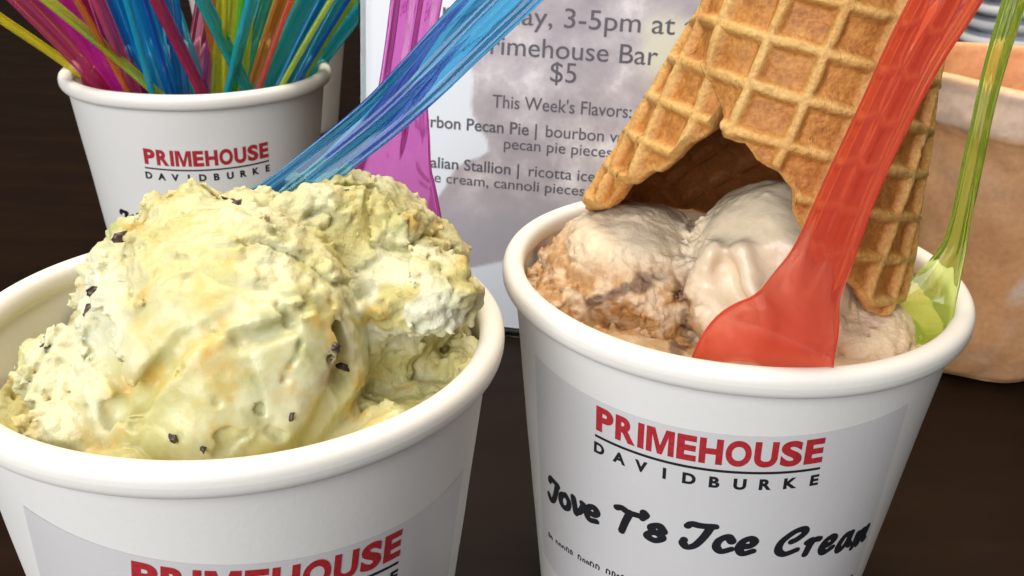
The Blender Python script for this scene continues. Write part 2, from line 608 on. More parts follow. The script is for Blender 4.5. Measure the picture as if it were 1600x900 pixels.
def build_cup(cup, label, group):
    base = cup.c + np.array([0, 0, TABLE_Z - cup.c[2]])
    root = empty('paper_cup', base, label, 'cup', group)
    zb = TABLE_Z - cup.c[2]

    def Ro(z): return R0 + KT * (z + 4)
    prof = [(Ro(-1) - 0.9, -1), (Ro(-1), -1.2)] + [(Ro(z), z) for z in np.linspace(-4, zb + 1.5, 30)]
    prof += [(Ro(zb) - 0.2, zb + 0.3), (Ro(zb) - 0.8, zb), (Ro(zb) - 1.6, zb + 0.4), (Ro(zb) - 1.6, zb + 4), (0.01, zb + 4)]
    V, Fc = lathe(prof[::-1], 192)
    V[:, 0:2] *= cup.uneven(V[:, 0], V[:, 1], V[:, 2])[:, None]
    V = V + cup.c
    link('outer_wall', mesh_np('outer_wall', V, Fc, base), M['cup'], root)
    prof = [(0.01, zb + 5)] + [(Ro(z) - 1.0, z) for z in np.linspace(zb + 5, -1, 24)]
    V, Fc = lathe(prof, 192)
    V = V + cup.c
    link('inner_wall', mesh_np('inner_wall', V, Fc, base), M['cup'], root)
    t = np.linspace(0, 2 * np.pi, 33)[:-1]
    rc = 47.2
    pr = [(rc + 2.35 * math.copysign(abs(math.cos(a)) ** 0.85, math.cos(a)), -0.3 + 2.75 * math.copysign(abs(math.sin(a)) ** 0.85, math.sin(a))) for a in t]
    pr.append(pr[0])
    V, Fc = lathe(pr, 240)
    a = np.arctan2(V[:, 1], V[:, 0])
    V[:, 2] += 0.12 * np.sin(2 * a + cup.c[0]) + 0.06 * np.sin(7 * a + 1)
    V = V + cup.c
    link('rolled_rim', mesh_np('rolled_rim', V, Fc, base), M['rim'], root)
    return root, base


# -------- writing

def text_tris(body, offset=0.0, shear=0.0, extra_space=1.0):
    """letters as flat triangles (x, y in units of the font size)"""
    cu = bpy.data.curves.new('text', 'FONT')
    cu.body = body; cu.size = 1.0; cu.offset = offset; cu.shear = shear
    cu.space_character = extra_space; cu.resolution_u = 6
    ob = bpy.data.objects.new('text', cu)
    COL.objects.link(ob)
    dg = bpy.context.evaluated_depsgraph_get(); dg.update()
    me = bpy.data.meshes.new_from_object(ob.evaluated_get(dg))
    bm = bmesh.new(); bm.from_mesh(me)
    bmesh.ops.triangulate(bm, faces=bm.faces[:])
    V = np.array([v.co[:2] for v in bm.verts]); Fc = [tuple(v.index for v in f.verts) for f in bm.faces]
    bm.free()
    bpy.data.objects.remove(ob); bpy.data.curves.remove(cu); bpy.data.meshes.remove(me)
    return V, Fc


def fit_text(body, x0, x1, ybase, cap, offset=0.0, shear=0.0, capref=0.70, space=1.0):
    V, Fc = text_tris(body, offset, shear, space)
    lo, hi = V[:, 0].min(), V[:, 0].max()
    V = np.stack([x0 + (V[:, 0] - lo) * (x1 - x0) / (hi - lo), ybase + V[:, 1] * cap / capref], 1)
    return V, Fc


M_SHAPE = [(0, 0), (0, 1), (.30, 1), (.50, .34), (.70, 1), (1, 1), (1, 0), (.79, 0), (.79, .74), (.585, 0), (.415, 0), (.21, .74), (.21, 0)]
BLOCK_W = {'P': .86, 'R': .92, 'I': .27, 'M': 1.16, 'E': .78, 'H': .92, 'O': 1.0, 'U': .92, 'S': .86}


def block_word(body, x0, x1, ybase, cap):
    """heavy condensed capitals, letter by letter"""
    gap = 0.105
    k = (x1 - x0) / (sum(BLOCK_W[c] for c in body) + gap * (len(body) - 1))
    VS, FS, n, x = [], [], 0, x0
    for ch in body:
        w = BLOCK_W[ch] * k
        if ch == 'M':
            V = np.array(M_SHAPE, float); Fc = [tuple(range(len(V)))[::-1]]
        elif ch == 'I':
            V = np.array([(0, 0), (1, 0), (1, 1), (0, 1)], float); Fc = [(0, 1, 2, 3)]
        else:
            V, Fc = text_tris(ch, 0.046)
            lo, hi = V.min(0), V.max(0)
            V = (V - lo) / (hi - lo)
            if ch in 'OS': V[:, 1] = V[:, 1] * 1.03 - 0.015
            if ch == 'U': V[:, 1] = V[:, 1] * 1.015 - 0.015
        VS.append(V * np.array([w, cap]) + np.array([x, ybase]))
        FS += [tuple(i + n for i in f) for f in Fc]; n += len(V)
        x += w + gap * k
    return np.vstack(VS), FS


def pen(P, w0, w1=None, smooth_path=True, n=None, cap_round=True, nib=False):
    """a pen stroke: a flat ribbon of width w along the points P"""
    P = np.asarray(P, float)
    if smooth_path and len(P) > 2: P = catmull(P, n or 8 * len(P))
    elif len(P) == 2: P = P[0] + (P[1] - P[0]) * np.linspace(0, 1, 8)[:, None]
    T = np.gradient(P, axis=0); T /= np.maximum(np.linalg.norm(T, axis=1, keepdims=True), 1e-9)
    N = np.stack([-T[:, 1], T[:, 0]], 1)
    w = np.full(len(P), w0) if w1 is None else np.linspace(w0, w1, len(P))
    if nib: w = w * (0.84 + 0.26 * (T[:, 1] * 0.88 - T[:, 0] * 0.47) ** 2)
    L = P + N * w[:, None] / 2; R = P - N * w[:, None] / 2
    V = np.vstack([L, R]); m = len(P)
    Fc = [(i, m + i, m + i + 1, i + 1) for i in range(m - 1)]
    if cap_round:
        for e, s in ((0, -1), (m - 1, 1)):
            a = np.linspace(0, np.pi, 8)[1:-1]
            base = len(V)
            pts = P[e] + (np.cos(a)[:, None] * N[e] + s * np.sin(a)[:, None] * T[e]) * w[e] / 2
            V = np.vstack([V, pts])
            ring = [e] + list(range(base, base + len(pts))) + [m + e]
            Fc.append(tuple(ring if s > 0 else ring[::-1]))
    return V, Fc


SCRIPT = {   # brush script letters, cap height 1: (strokes, advance)
    'J': ([[(0.02, .80), (0.08, .97), (.25, .98), (.52, .97)], [(.46, .97), (.42, .55), (.34, .14), (.18, -.04), (.04, .10)]], .68),
    'I': ([[(0.02, .86), (0.12, .97), (.38, .95), (.78, .98)], [(.66, .96), (.54, .50), (.36, .10), (.16, -.02), (.02, .12), (.03, .26)]], .88),
    'o': ([[(.30, .62), (.08, .48), (.06, .16), (.24, 0.0), (.44, .16), (.44, .46), (.28, .62)]], .62),
    'v': ([[(.02, .60), (.12, .30), (.20, .02)], [(.20, .02), (.38, .26), (.46, .60), (.40, .64)]], .58),
    'e': ([[(.08, .30), (.34, .32), (.44, .48), (.30, .63), (.12, .52), (.05, .24), (.20, 0.0), (.48, .10)]], .66),
    'T': ([[(0.0, .92), (.16, .99), (.40, .92), (.78, .95)], [(.44, .92), (.36, .5), (.30, .02)]], .80),
    "'": ([[(.06, 1.0), (.12, .92), (.04, .76)]], .26),
    's': ([[(.46, .46), (.30, .64), (.10, .52), (.18, .36), (.38, .28), (.48, .14), (.28, -.02), (.04, .08), (.12, .26), (.36, .36), (.46, .48)]], .66),
    'c': ([[(.44, .46), (.30, .63), (.10, .46), (.07, .18), (.24, 0.0), (.50, .12)]], .64),
    'C': ([[(.46, .50), (.62, .58), (.80, .80), (.70, .98), (.44, .90), (.16, .56), (.14, .20), (.36, 0.0), (.72, .10)]], .92),
    'r': ([[(.04, .54), (.16, .60), (.14, .28), (.10, .02)], [(.14, .34), (.26, .58), (.44, .56)]], .56),
    'a': ([[(.44, .56), (.20, .60), (.04, .24), (.14, 0.0), (.34, .16), (.46, .58)], [(.46, .58), (.44, .20), (.54, .02)]], .68),
    'm': ([[(.10, .60), (.08, .30), (.02, .02)], [(.08, .30), (.26, .58), (.32, .56), (.26, .02)], [(.30, .30), (.48, .58), (.56, .56), (.52, .16), (.60, .02)]], .72),
    ' ': ([], .40),
}


def script_text(body, x0, x1, base_fn, cap, wt):
    tot = sum(SCRIPT[c][1] for c in body)
    k = (x1 - x0) / tot
    VS, FS, n, x = [], [], 0, 0.0
    for ch in body:
        for st in SCRIPT[ch][0]:
            P = np.array(st, float)
            xx = x0 + (x + P[:, 0] + 0.12 * P[:, 1]) * k
            yy = base_fn(x0 + (x + .3) * k) + P[:, 1] * cap
            V, Fc = pen(np.stack([xx, yy], 1), wt, wt * 0.92, nib=True)
            VS.append(V); FS += [tuple(i + n for i in f) for f in Fc]; n += len(V)
        x += SCRIPT[ch][1]
    return np.vstack(VS), FS


def flat_to_cup(name, V, Fc, cup, rot, org, off, mat, parent, base, extra=None):
    """flat sticker-space drawing -> mesh on the cup wall (long edges split so it hugs the wall)"""
    bm = bmesh.new()
    vs = [bm.verts.new((p[0], p[1], 0)) for p in V]
    for f in Fc:
        if len(set(f)) == len(f):
            try: bm.faces.new([vs[i] for i in f])
            except ValueError: pass
    for _ in range(3):
        es = [e for e in bm.edges if e.calc_length() > 2.2]
        if not es: break
        bmesh.ops.subdivide_edges(bm, edges=es, cuts=1)
    bmesh.ops.triangulate(bm, faces=bm.faces[:])
    P = np.array([v.co[:2] for v in bm.verts])
    F3 = [tuple(v.index for v in f.verts) for f in bm.faces]
    area2 = np.array([(P[b][0] - P[a][0]) * (P[c][1] - P[a][1]) - (P[b][1] - P[a][1]) * (P[c][0] - P[a][0]) for a, b, c in F3])
    F3 = [f if s > 0 else f[::-1] for f, s in zip(F3, area2)]
    bm.free()
    cth, sth = math.cos(rot), math.sin(rot)
    X = org[0] + P[:, 0] * cth - P[:, 1] * sth; Y = org[1] + P[:, 0] * sth + P[:, 1] * cth
    W = cup.wrap(X, Y, off)
    return link(name, mesh_np(name, W, F3, base, smooth=False), mat, parent)


def build_label(cup, root, base, rot, org, stock='label'):
    """white sticker with the lettering; sticker coordinates: origin at the top centre of the red word"""
    xs = np.linspace(-42, 41, 50); ys = np.linspace(1.2, -56, 30)
    gx, gy = np.meshgrid(xs, ys)
    cth, sth = math.cos(rot), math.sin(rot)
    W = cup.wrap((org[0] + gx * cth - gy * sth).ravel(), (org[1] + gx * sth + gy * cth).ravel(), 0.08)
    lab = link('label', mesh_np('label', W, grid_faces(30, 50, flip=True), base), M[stock], root)

    def put(name, VF, mat, off):
        return flat_to_cup(name, VF[0], VF[1], cup, rot, org, off, mat, lab, base)
    put('red_lettering', block_word('PRIMEHOUSE', -22, 22, -6.0, 5.95), M['red_ink'], 0.17)
    ul = ([(-22.2, -7.15), (21.9, -7.15), (21.9, -7.75), (-22.2, -7.75)], [(3, 2, 1, 0)])
    V = [(x, y) for x in np.linspace(-22.2, 21.9, 40) for y in (-7.15, -7.75)]
    put('underline', (V, [(2 * i + 1, 2 * i + 3, 2 * i + 2, 2 * i) for i in range(39)]), M['black_ink'], 0.17)
    VS, FS, n = [], [], 0
    for ch, x in zip('DAVIDBURKE', np.linspace(-21.1, 21.2, 10)):
        V, Fc = text_tris(ch, 0.045)
        V = (V - [(V[:, 0].min() + V[:, 0].max()) / 2, 0]) * 3.5 + [x, -11.5]
        VS.append(V); FS += [tuple(i + n for i in f) for f in Fc]; n += len(V)
    put('name_lettering', (np.vstack(VS), FS), M['black_ink'], 0.17)
    put('script_lettering', script_text("Jove T's Ice Cream", -37.5, 39.5, lambda x: -27.6 - 7.6 * (x / 38.0) ** 2, 6.3, 1.75), M['black_ink'], 0.18)
    rnd = random.Random(4)
    VS, FS, n, x = [], [], 0, -38.0
    while x < 38:                               # the unreadable small print under the name
        w = rnd.uniform(0.7, 1.3)
        if rnd.random() < 0.84:
            y = -41.5 - 5.5 * (x / 38.0) ** 2; h = rnd.choice((0.9, 1.3, 1.3))
            V, Fc = pen([(x, y), (x + 0.1, y + h), (x + w * 0.7, y + h * .8), (x + w * .6, y + 0.1)], 0.32, cap_round=False)
            VS.append(V); FS += [tuple(i + n for i in f) for f in Fc]; n += len(V)
        x += w + 0.25
    put('small_print', (np.vstack(VS), FS), M['black_ink'], 0.17)


LEFT = Cup(-50.6, 163.3)
RIGHT = Cup(47.3, 197.6)
BACK = Cup(-122.1, 374.5)
FAR = Cup(-122.0, 0.0)

r_left, b_left = build_cup(LEFT, 'white paper cup in front at left, filled with yellow green ice cream', 'white printed paper cups')
build_label(LEFT, r_left, b_left, -0.108, (2.6, -15.6))
r_right, b_right = build_cup(RIGHT, 'white paper cup at right holding an upside down waffle cone', 'white printed paper cups')
build_label(RIGHT, r_right, b_right, 0.03, (-0.4, -9.9))
r_back, b_back = build_cup(BACK, 'white paper cup stuffed with many coloured plastic spoons', 'white printed paper cups')
build_label(BACK, r_back, b_back, 0.0, (0.0, -13.7), 'cup')
FAR = Cup(-152.0, 610.0)
r_far, b_far = build_cup(FAR, 'plain white paper cup half hidden behind the cup of spoons', 'white printed paper cups')

# ------------------------------------------------------------------ ice cream in the left cup


def sdf_field(fn, lo, hi, h):
    ax = [np.arange(a, b + h, h, dtype=np.float32) for a, b in zip(lo, hi)]
    X, Y, Z = np.meshgrid(*ax, indexing='ij')
    return fn(X, Y, Z), lo


def field_mesh(name, cup, fn, lo, hi, h, attrs, mat, parent=None, origin=None):
    F, org = sdf_field(fn, lo, hi, h)
    V, Q = surface_nets(F, org, h)
    vals = {k: f(V[:, 0], V[:, 1], V[:, 2]) for k, f in attrs.items()}
    W = cup.at(V[:, 0], V[:, 1], V[:, 2])
    me = mesh_np(name, W, Q, origin)
    for k, v in vals.items(): float_attr(me, k, np.clip(v, 0, 1))
    o = link(name, me, mat, parent)
    return o, W, Q


def left_face(x, y, z):
    """where the scoop left a smooth face"""
    f = smooth(27, 17, np.sqrt((x + 1) ** 2 + (z - 2) ** 2) + 3.5 * fbm(x, y, z, 9, 2, 27)) * smooth(-4, -14, y)
    return np.maximum(f, 0.7 * smooth(9, 4, np.hypot(x + 3, z - 22)) * smooth(4, -6, y))


def left_ice(X, Y, Z):
    wx = X + 1.6 * fbm(X, Y, Z, 13, 2, 1); wy = Y + 1.6 * fbm(X, Y, Z, 13, 2, 5); wz = Z + 1.4 * fbm(X, Y, Z, 13, 2, 9)
    A = ell(wx, wy, wz, (-3.5, -8, -2), (26, 30, 29))
    # flap of a second pass of the scoop lying over the face
    flap = ell(wx, wy, wz, (4, -9, 4), (20, 27, 24.5))
    A = smin(A, flap, 0.8)
    B = ell(wx, wy, wz, (21, 3, 3), (22, 23, 25))
    B = smin(B, ell(wx, wy, wz, (31, -14, 11), (12, 13, 7)), 3)
    B = smin(B, ell(wx, wy, wz, (40, 1, 12), (5, 5.5, 6)), 2)
    B = smin(B, ell(wx, wy, wz, (16, -3, 23.5), (8, 7, 4.5)), 3)
    B = smax(B, -ell(wx, wy, wz, (29, -35, -2.5), (15, 18, 9)), 1.2)
    crumb = ell(wx, wy, wz, (-29, -12, 1), (7.5, 10, 8))
    crumb = smin(crumb, ell(wx, wy, wz, (-27.5, -24, -5), (8, 9, 8)), 2)
    crumb = smin(crumb, ell(wx, wy, wz, (-19, 0, 12), (7, 9, 8)), 3)
    crumb = smin(crumb, ell(wx, wy, wz, (-19, -34, -7), (7, 6, 6)), 2)
    crumb = smin(crumb, ell(wx, wy, wz, (-14, 0, 17), (8, 9, 6.5)), 2)
    top = ell(wx, wy, wz, (4, 0, 23), (4.5, 5, 5))
    top = smin(top, ell(wx, wy, wz, (-7, 0, 23), (7, 8, 5)), 3)
    rad = np.sqrt(X * X + Y * Y)
    base = Z + 9 - 3.5 * fbm(X, Y, Z, 11, 2, 33) - 4.5 * smooth(30, 45, rad) - 3.5 * smooth(8, 20, X) * smooth(-4, -14, Y) + 6.0 * smooth(-27, -37, X)
    d = smin(A, B, 1.0)
    cr_ = np.minimum(capsule(wx, wy, wz, (13, -26, 13), (16, -31, 3), 2.4, 3.6), capsule(wx, wy, wz, (16, -31, 3), (9, -38, -6), 3.4, 2.6))
    d = smax(d, -cr_, 1.2)
    for p, q, r_ in (((-23, -22, 11), (-15, -32, 6), 2.2), ((-15, -32, 6), (-9, -32, 15), 1.9), ((-20, -28, 2), (-15, -32, 6), 1.8),
                     ((-9, -32, 15), (0, -31, 18), 1.2), ((0, -33, 14.5), (6, -32, 15), 1.5), ((-25, -12, 15), (-19, -24, 13), 1.6), ((-12, -26, 21), (-6, -25, 23), 1.4)):
        d = smax(d, -capsule(wx, wy, wz, p, q, r_, r_ * 0.7), 1.4)
    d = smin(d, smin(crumb, top, 1.5), 1.0)
    d = smin(d, base, 2.0)
    # fine relief, worked out only near the surface
    k = np.abs(d) < 6.5
    x, y, z = X[k], Y[k], Z[k]
    face = left_face(x, y, z)
    rough = 1.0 - 0.94 * face
    lump = np.abs(fbm(x, y, z, 12, 2, 77))
    jx = x + 0.8 * perlin(x / 2.2, y / 2.2, z / 2.2, 31); jz = z + 0.8 * perlin(x / 2.2, y / 2.2, z / 2.2, 32)
    w1 = worley(jx, y, jz, 5.2, 41); w2 = worley(jx, y, jz, 2.3, 42)
    n3 = fbm(x, y, z, 1.5, 2, 60)
    dd = -rough * (3.0 * lump - 1.4 + 1.5 * (0.55 - w1) + 1.45 * (0.55 - w2) + 0.75 * (0.55 - worley(jx, y, jz, 1.25, 43)) + 0.45 * n3)
    drag = fbm(x * 0.9 + 0.35 * z, y, z * 0.25, 2.6, 3, 70)          # drag marks of the scoop
    dd -= face * (0.50 * fbm(x, y, z, 11, 2, 71) + 0.24 * drag)
    pit = smooth(0.42, 0.56, fbm(x, y, z, 5, 2, 74))
    dd += face * 0.9 * pit
    dd += 1.4 * smooth(0.09, 0.0, np.abs(fbm(x, y, z, 17, 2, 81))) * (0.10 + 0.90 * rough)
    d[k] += dd
    d = smax(d, rad - (44.6 + 0.115 * (Z + 4)) + smooth(2, 8, Z) * (-3.0), 0.6)
    return d


def lw(x, y, z):
    w = smooth(0.15, 0.5, fbm(x, y, z, 12, 2, 91)) * 0.3
    w = w + 0.9 * smooth(15, 6, np.sqrt((x - 27) ** 2 + ((z - 10) * 1.3) ** 2)) * smooth(-4, -14, y) * smooth(-0.35, 0.1, fbm(x, y, z, 7, 2, 93))
    w = w + 0.6 * smooth(9, 3, np.hypot(x + 21, z - 14)) + 0.5 * smooth(9, 3, np.hypot(x + 27, z - 4))
    return w


def lb(x, y, z):
    return 0.6 * smooth(4.5, 1.5, np.sqrt((x - 14) ** 2 + ((z - 5) * .55) ** 2)) * smooth(-10, -20, y) * smooth(-.1, .3, fbm(x, y, z, 4, 2, 95))


ICE_O = LEFT.c + np.array([0, 0, -20])
r_ice = empty('ice_cream_scoop', ICE_O, 'pale yellow green ice cream with dark chips heaped in the front left cup', 'ice cream', 'ice cream servings')
ice_l, WL, QL = field_mesh('ice_cream', LEFT, left_ice, (-47, -47, -16), (50, 47, 34), 0.42, {'white': lw, 'brown': lb, 'face': left_face}, M['yellow_ice'], r_ice, ICE_O)
bvh_l = BVHTree.FromPolygons([tuple(v) for v in WL.tolist()], [tuple(q) for q in QL.tolist()])


def chip_mesh(rnd, size, seed):
    bm = bmesh.new()
    bmesh.ops.create_icosphere(bm, subdivisions=2, radius=1)
    P = np.array([v.co for v in bm.verts]); Fc = [tuple(v.index for v in f.verts) for f in bm.faces]
    bm.free()
    k = 1 + 0.9 * perlin(P[:, 0] * 1.4 + seed, P[:, 1] * 1.4, P[:, 2] * 1.4, seed) + .35 * perlin(P[:, 0] * 3 + seed, P[:, 1] * 3, P[:, 2] * 3, seed + 1)
    return P * k[:, None] * np.array(size), Fc


def ray_to(px, py):
    R = FW * F_PX + RT * (px - 800) - UP * (py - 450)
    return Vector(CAM), Vector(R / np.linalg.norm(R))


rnd = random.Random(11)
for i, (px, py, s) in enumerate([(362, 312, 2.0), (374, 316, 1.3), (150, 452, 1.3), (141, 480, 1.5), (190, 372, 1.0), (463, 352, 0.6), (547, 297, 0.5),
                                 (520, 545, 1.4), (530, 575, 1.2), (268, 683, 1.0), (318, 700, 1.1), (455, 650, 1.1), (68, 540, 0.6)]):
    o, dr = ray_to(px, py)
    hit, nrm, _, _ = bvh_l.ray_cast(o, dr)
    if hit is None: continue
    s = s * 1.2
    V, Fc = chip_mesh(rnd, (s * 1.15, s * rnd.uniform(.35, .7), s * rnd.uniform(.25, .5)), i + 3)
    rot = np.array(Matrix.Rotation(rnd.uniform(0, 6), 3, 'Z') @ Matrix.Rotation(rnd.uniform(0, 3), 3, 'X'))
    V = V @ rot.T + np.array(hit) - np.array(nrm) * 0.36 * s
    link('chocolate_chip', mesh_np('chocolate_chip', V, Fc, ICE_O), M['chocolate'], r_ice)

# ------------------------------------------------------------------ ice cream in the right cup


def right_mid(x, y, z):
    m = smooth(17, 12, np.sqrt((x - 8) ** 2 + (z - 9) ** 2) + 2.0 * fbm(x, y, z, 7, 2, 127))
    return m


def right_ice(X, Y, Z):
    wx = X + 1.3 * fbm(X, Y, Z, 12, 2, 101); wy = Y + 1.3 * fbm(X, Y, Z, 12, 2, 105); wz = Z + 1.1 * fbm(X, Y, Z, 12, 2, 109)
    A = ell(wx, wy, wz, (-21, -2, -10.5), (22, 25, 24))
    A = smax(A, -ell(wx, wy, wz, (-20, -33, -4), (15, 11, 7)), 1.5)          # torn hollow below the dome
    A = smin(A, ell(wx, wy, wz, (-33, -18, -5), (7, 8, 7)), 1.5)
    B = ell(wx, wy, wz, (9, -3, -5), (21, 25, 27))
    C_ = ell(wx, wy, wz, (28, -13, -9), (13, 16, 12))
    rad = np.sqrt(X * X + Y * Y)
    base = Z + 6.0 - 1.6 * fbm(X, Y, Z, 10, 2, 133) - 2.5 * smooth(32, 45, rad) - 3.0 * smooth(-20, -30, Y) * smooth(-30, -20, X)
    B = smin(B, capsule(wx, wy, wz, (-6, -19.5, 2), (-5, -18.5, 11), 3.0, 3.0), 4.0)
    B = smin(B, capsule(wx, wy, wz, (-4, -23.5, 0), (6, -28, -2), 3.4, 3.4), 4.0)
    B = smin(B, capsule(wx, wy, wz, (1.5, -20.6, 13), (7.5, -26.6, 3), 1.9, 2.2), 3.0)
    B = smax(B, -capsule(wx, wy, wz, (-1.5, -21.5, 10), (3.5, -26.6, 3.0), 1.8, 1.3), 2.4)
    B = smax(B, -capsule(wx, wy, wz, (14, -19, 16), (16, -20, 14), 1.1, .9), 1.6)
    B = smax(B, -capsule(wx, wy, wz, (8, -23, 13), (13, -27.5, 3), 2.2, 2.2), 4.0)
    d = smin(smin(A, B, 2.6), C_, 3.0)
    for p, q, r_ in (((-10, -22, 9), (-9, -27, -1), 2.8), ((-21, -27, 3), (-10, -25, 7), 2.2), ((-29, -25, -1), (-20, -28, 3), 2.0), ((-9, -30, -3), (-3, -33, -5), 2.2), ((-16, -29, -1), (-9, -28, 3), 1.5)):
        d = smax(d, -capsule(wx, wy, wz, p, q, r_, r_ * .7), 1.3)
    d = smin(d, base, 1.8)
    k = np.abs(d) < 6.0
    x, y, z = X[k], Y[k], Z[k]
    mid = right_mid(x, y, z)
    low = smooth(1.5, -1.5, z) * smooth(-26, -32, y) * smooth(-24, -16, x)
    dome = smooth(5, 10, z) * smooth(-8, -13, x)
    rough = np.clip(1 - 0.97 * mid - 0.8 * low - 0.75 * dome - .5 * smooth(18, 24, x), 0.03, 1)
    jx = x + 0.8 * perlin(x / 2.2, y / 2.2, z / 2.2, 131); jz = z + 0.8 * perlin(x / 2.2, y / 2.2, z / 2.2, 132)
    w1 = worley(jx, y, jz, 5.0, 141); w2 = worley(jx, y, jz, 2.2, 142)
    dd = -rough * (2.6 * np.abs(fbm(x, y, z, 10, 2, 140)) - 1.2 + 1.5 * (0.55 - w1) + 1.4 * (0.55 - w2) + 0.7 * (0.55 - worley(jx, y, jz, 1.25, 143)) + 0.45 * fbm(x, y, z, 1.4, 2, 160))
    dd -= 0.35 * fbm(x, y, z, 8, 2, 170) + mid * 0.16 * fbm(x + z, y, z * .3, 2.6, 3, 171)
    d[k] += dd
    d = smax(d, rad - (44.6 + 0.115 * (Z + 4)) + smooth(2, 8, Z) * (-2.0), 0.6)
    return d


def rw(x, y, z):
    return right_mid(x, y, z) + 0.6 * smooth(5, 11, z)


def rb_(x, y, z):
    b_ = smooth(9, 2, z) * smooth(-1, -9, x) * (.25 + .75 * smooth(-.25, .2, fbm(x, y, z, 5, 3, 190))) * .95 * (1 - .6 * smooth(1, -2, z) * smooth(-27, -32, y))
    b_ = b_ + 0.55 * smooth(1, -4, z) * smooth(-20, -28, y) * smooth(12, 0, x)
    return b_


def rs_(x, y, z):
    q = np.full(x.shape, 9.0)
    for p, e, r_ in (((-10, 0, 9), (-9, 0, 2), 1.3), ((-20, 0, 3), (-10, 0, 7), 1.0), ((-27, 0, -1), (-20, 0, 3), .6), ((-9, 0, 2), (-7, 0, -4), .9)):
        q = np.minimum(q, capsule(x, 0 * x, z, p, e, r_, r_))
    q = q + 1.2 * fbm(x, y, z, 3.5, 3, 201)
    return 0.85 * smooth(0.7, -0.3, q) * smooth(-16, -20, y) * (1 - right_mid(x, y, z))


ICE_R = RIGHT.c + np.array([0, 0, -20])
ice_r, WR, QR = field_mesh('ice_cream', RIGHT, right_ice, (-47, -47, -16), (48, 47, 27), 0.42, {'white': rw, 'brown': rb_, 'streak': rs_}, M['caramel_ice'], None, ICE_R)
ice_r.name = 'ice_cream_scoop'
ice_r.location = Vector(ICE_R) * U
tag(ice_r, 'creamy beige ice cream with caramel brown crumbs under the waffle cone', 'ice cream', 'ice cream servings')

# ------------------------------------------------------------------ waffle cone
CM = np.array([1.4, 2, 2.0]); CAX = np.array([.190, -.14, 1.0]); CAX /= np.linalg.norm(CAX)
CR, CK = 36.25, 0.27
E1 = np.cross(CAX, [0, 1, 0]); E1 /= np.linalg.norm(E1); E2 = np.cross(CAX, E1)
CSA = math.sin(math.atan(CK)); CFAC = math.sqrt(1 + CK * CK)
SMAX = CR * CFAC / CK
TAU = 2 * math.pi
lim = [(-1.3, 58), (-0.6, 70), (-.1, 79.5), (.316, 87.0), (.418, 89), (.626, 92.8), (.858, 94.9), (.94, 96.0), (.985, 96.6), (1.03, 97.6), (1.065, 100.4), (1.10, 100.9), (1.187, 100.4), (1.252, 100.0), (1.358, 102.2),
       (1.455, 102.7), (1.521, 102.9), (1.655, 105.2), (1.70, 109.3), (1.793, 112.2), (2.036, 118.4), (2.281, 123.1), (2.431, 128.5), (2.58, 131), (2.70, 130.2), (3.0, 132),
       (3.4, 137), (4.1, 146), (4.9, 148), (5.5, 146), (5.95, 140), (TAU - .045, 137.7), (TAU + .2, 132.5), (TAU + .36, 128.5), (TAU + .40, 127.0), (TAU + .43, 121.5), (TAU + .505, 119.6), (TAU + .56, 118.8),
       (TAU + .60, 115.0), (TAU + .70, 113.2), (TAU + .77, 110.0), (TAU + .82, 105.6), (TAU + .925, 101.9), (TAU + .95, 99.5), (TAU + .955, 93), (TAU + 1.0, 86), (TAU + 1.1, 78), (TAU + 1.18, 66)]
lp, ls = np.array(lim).T


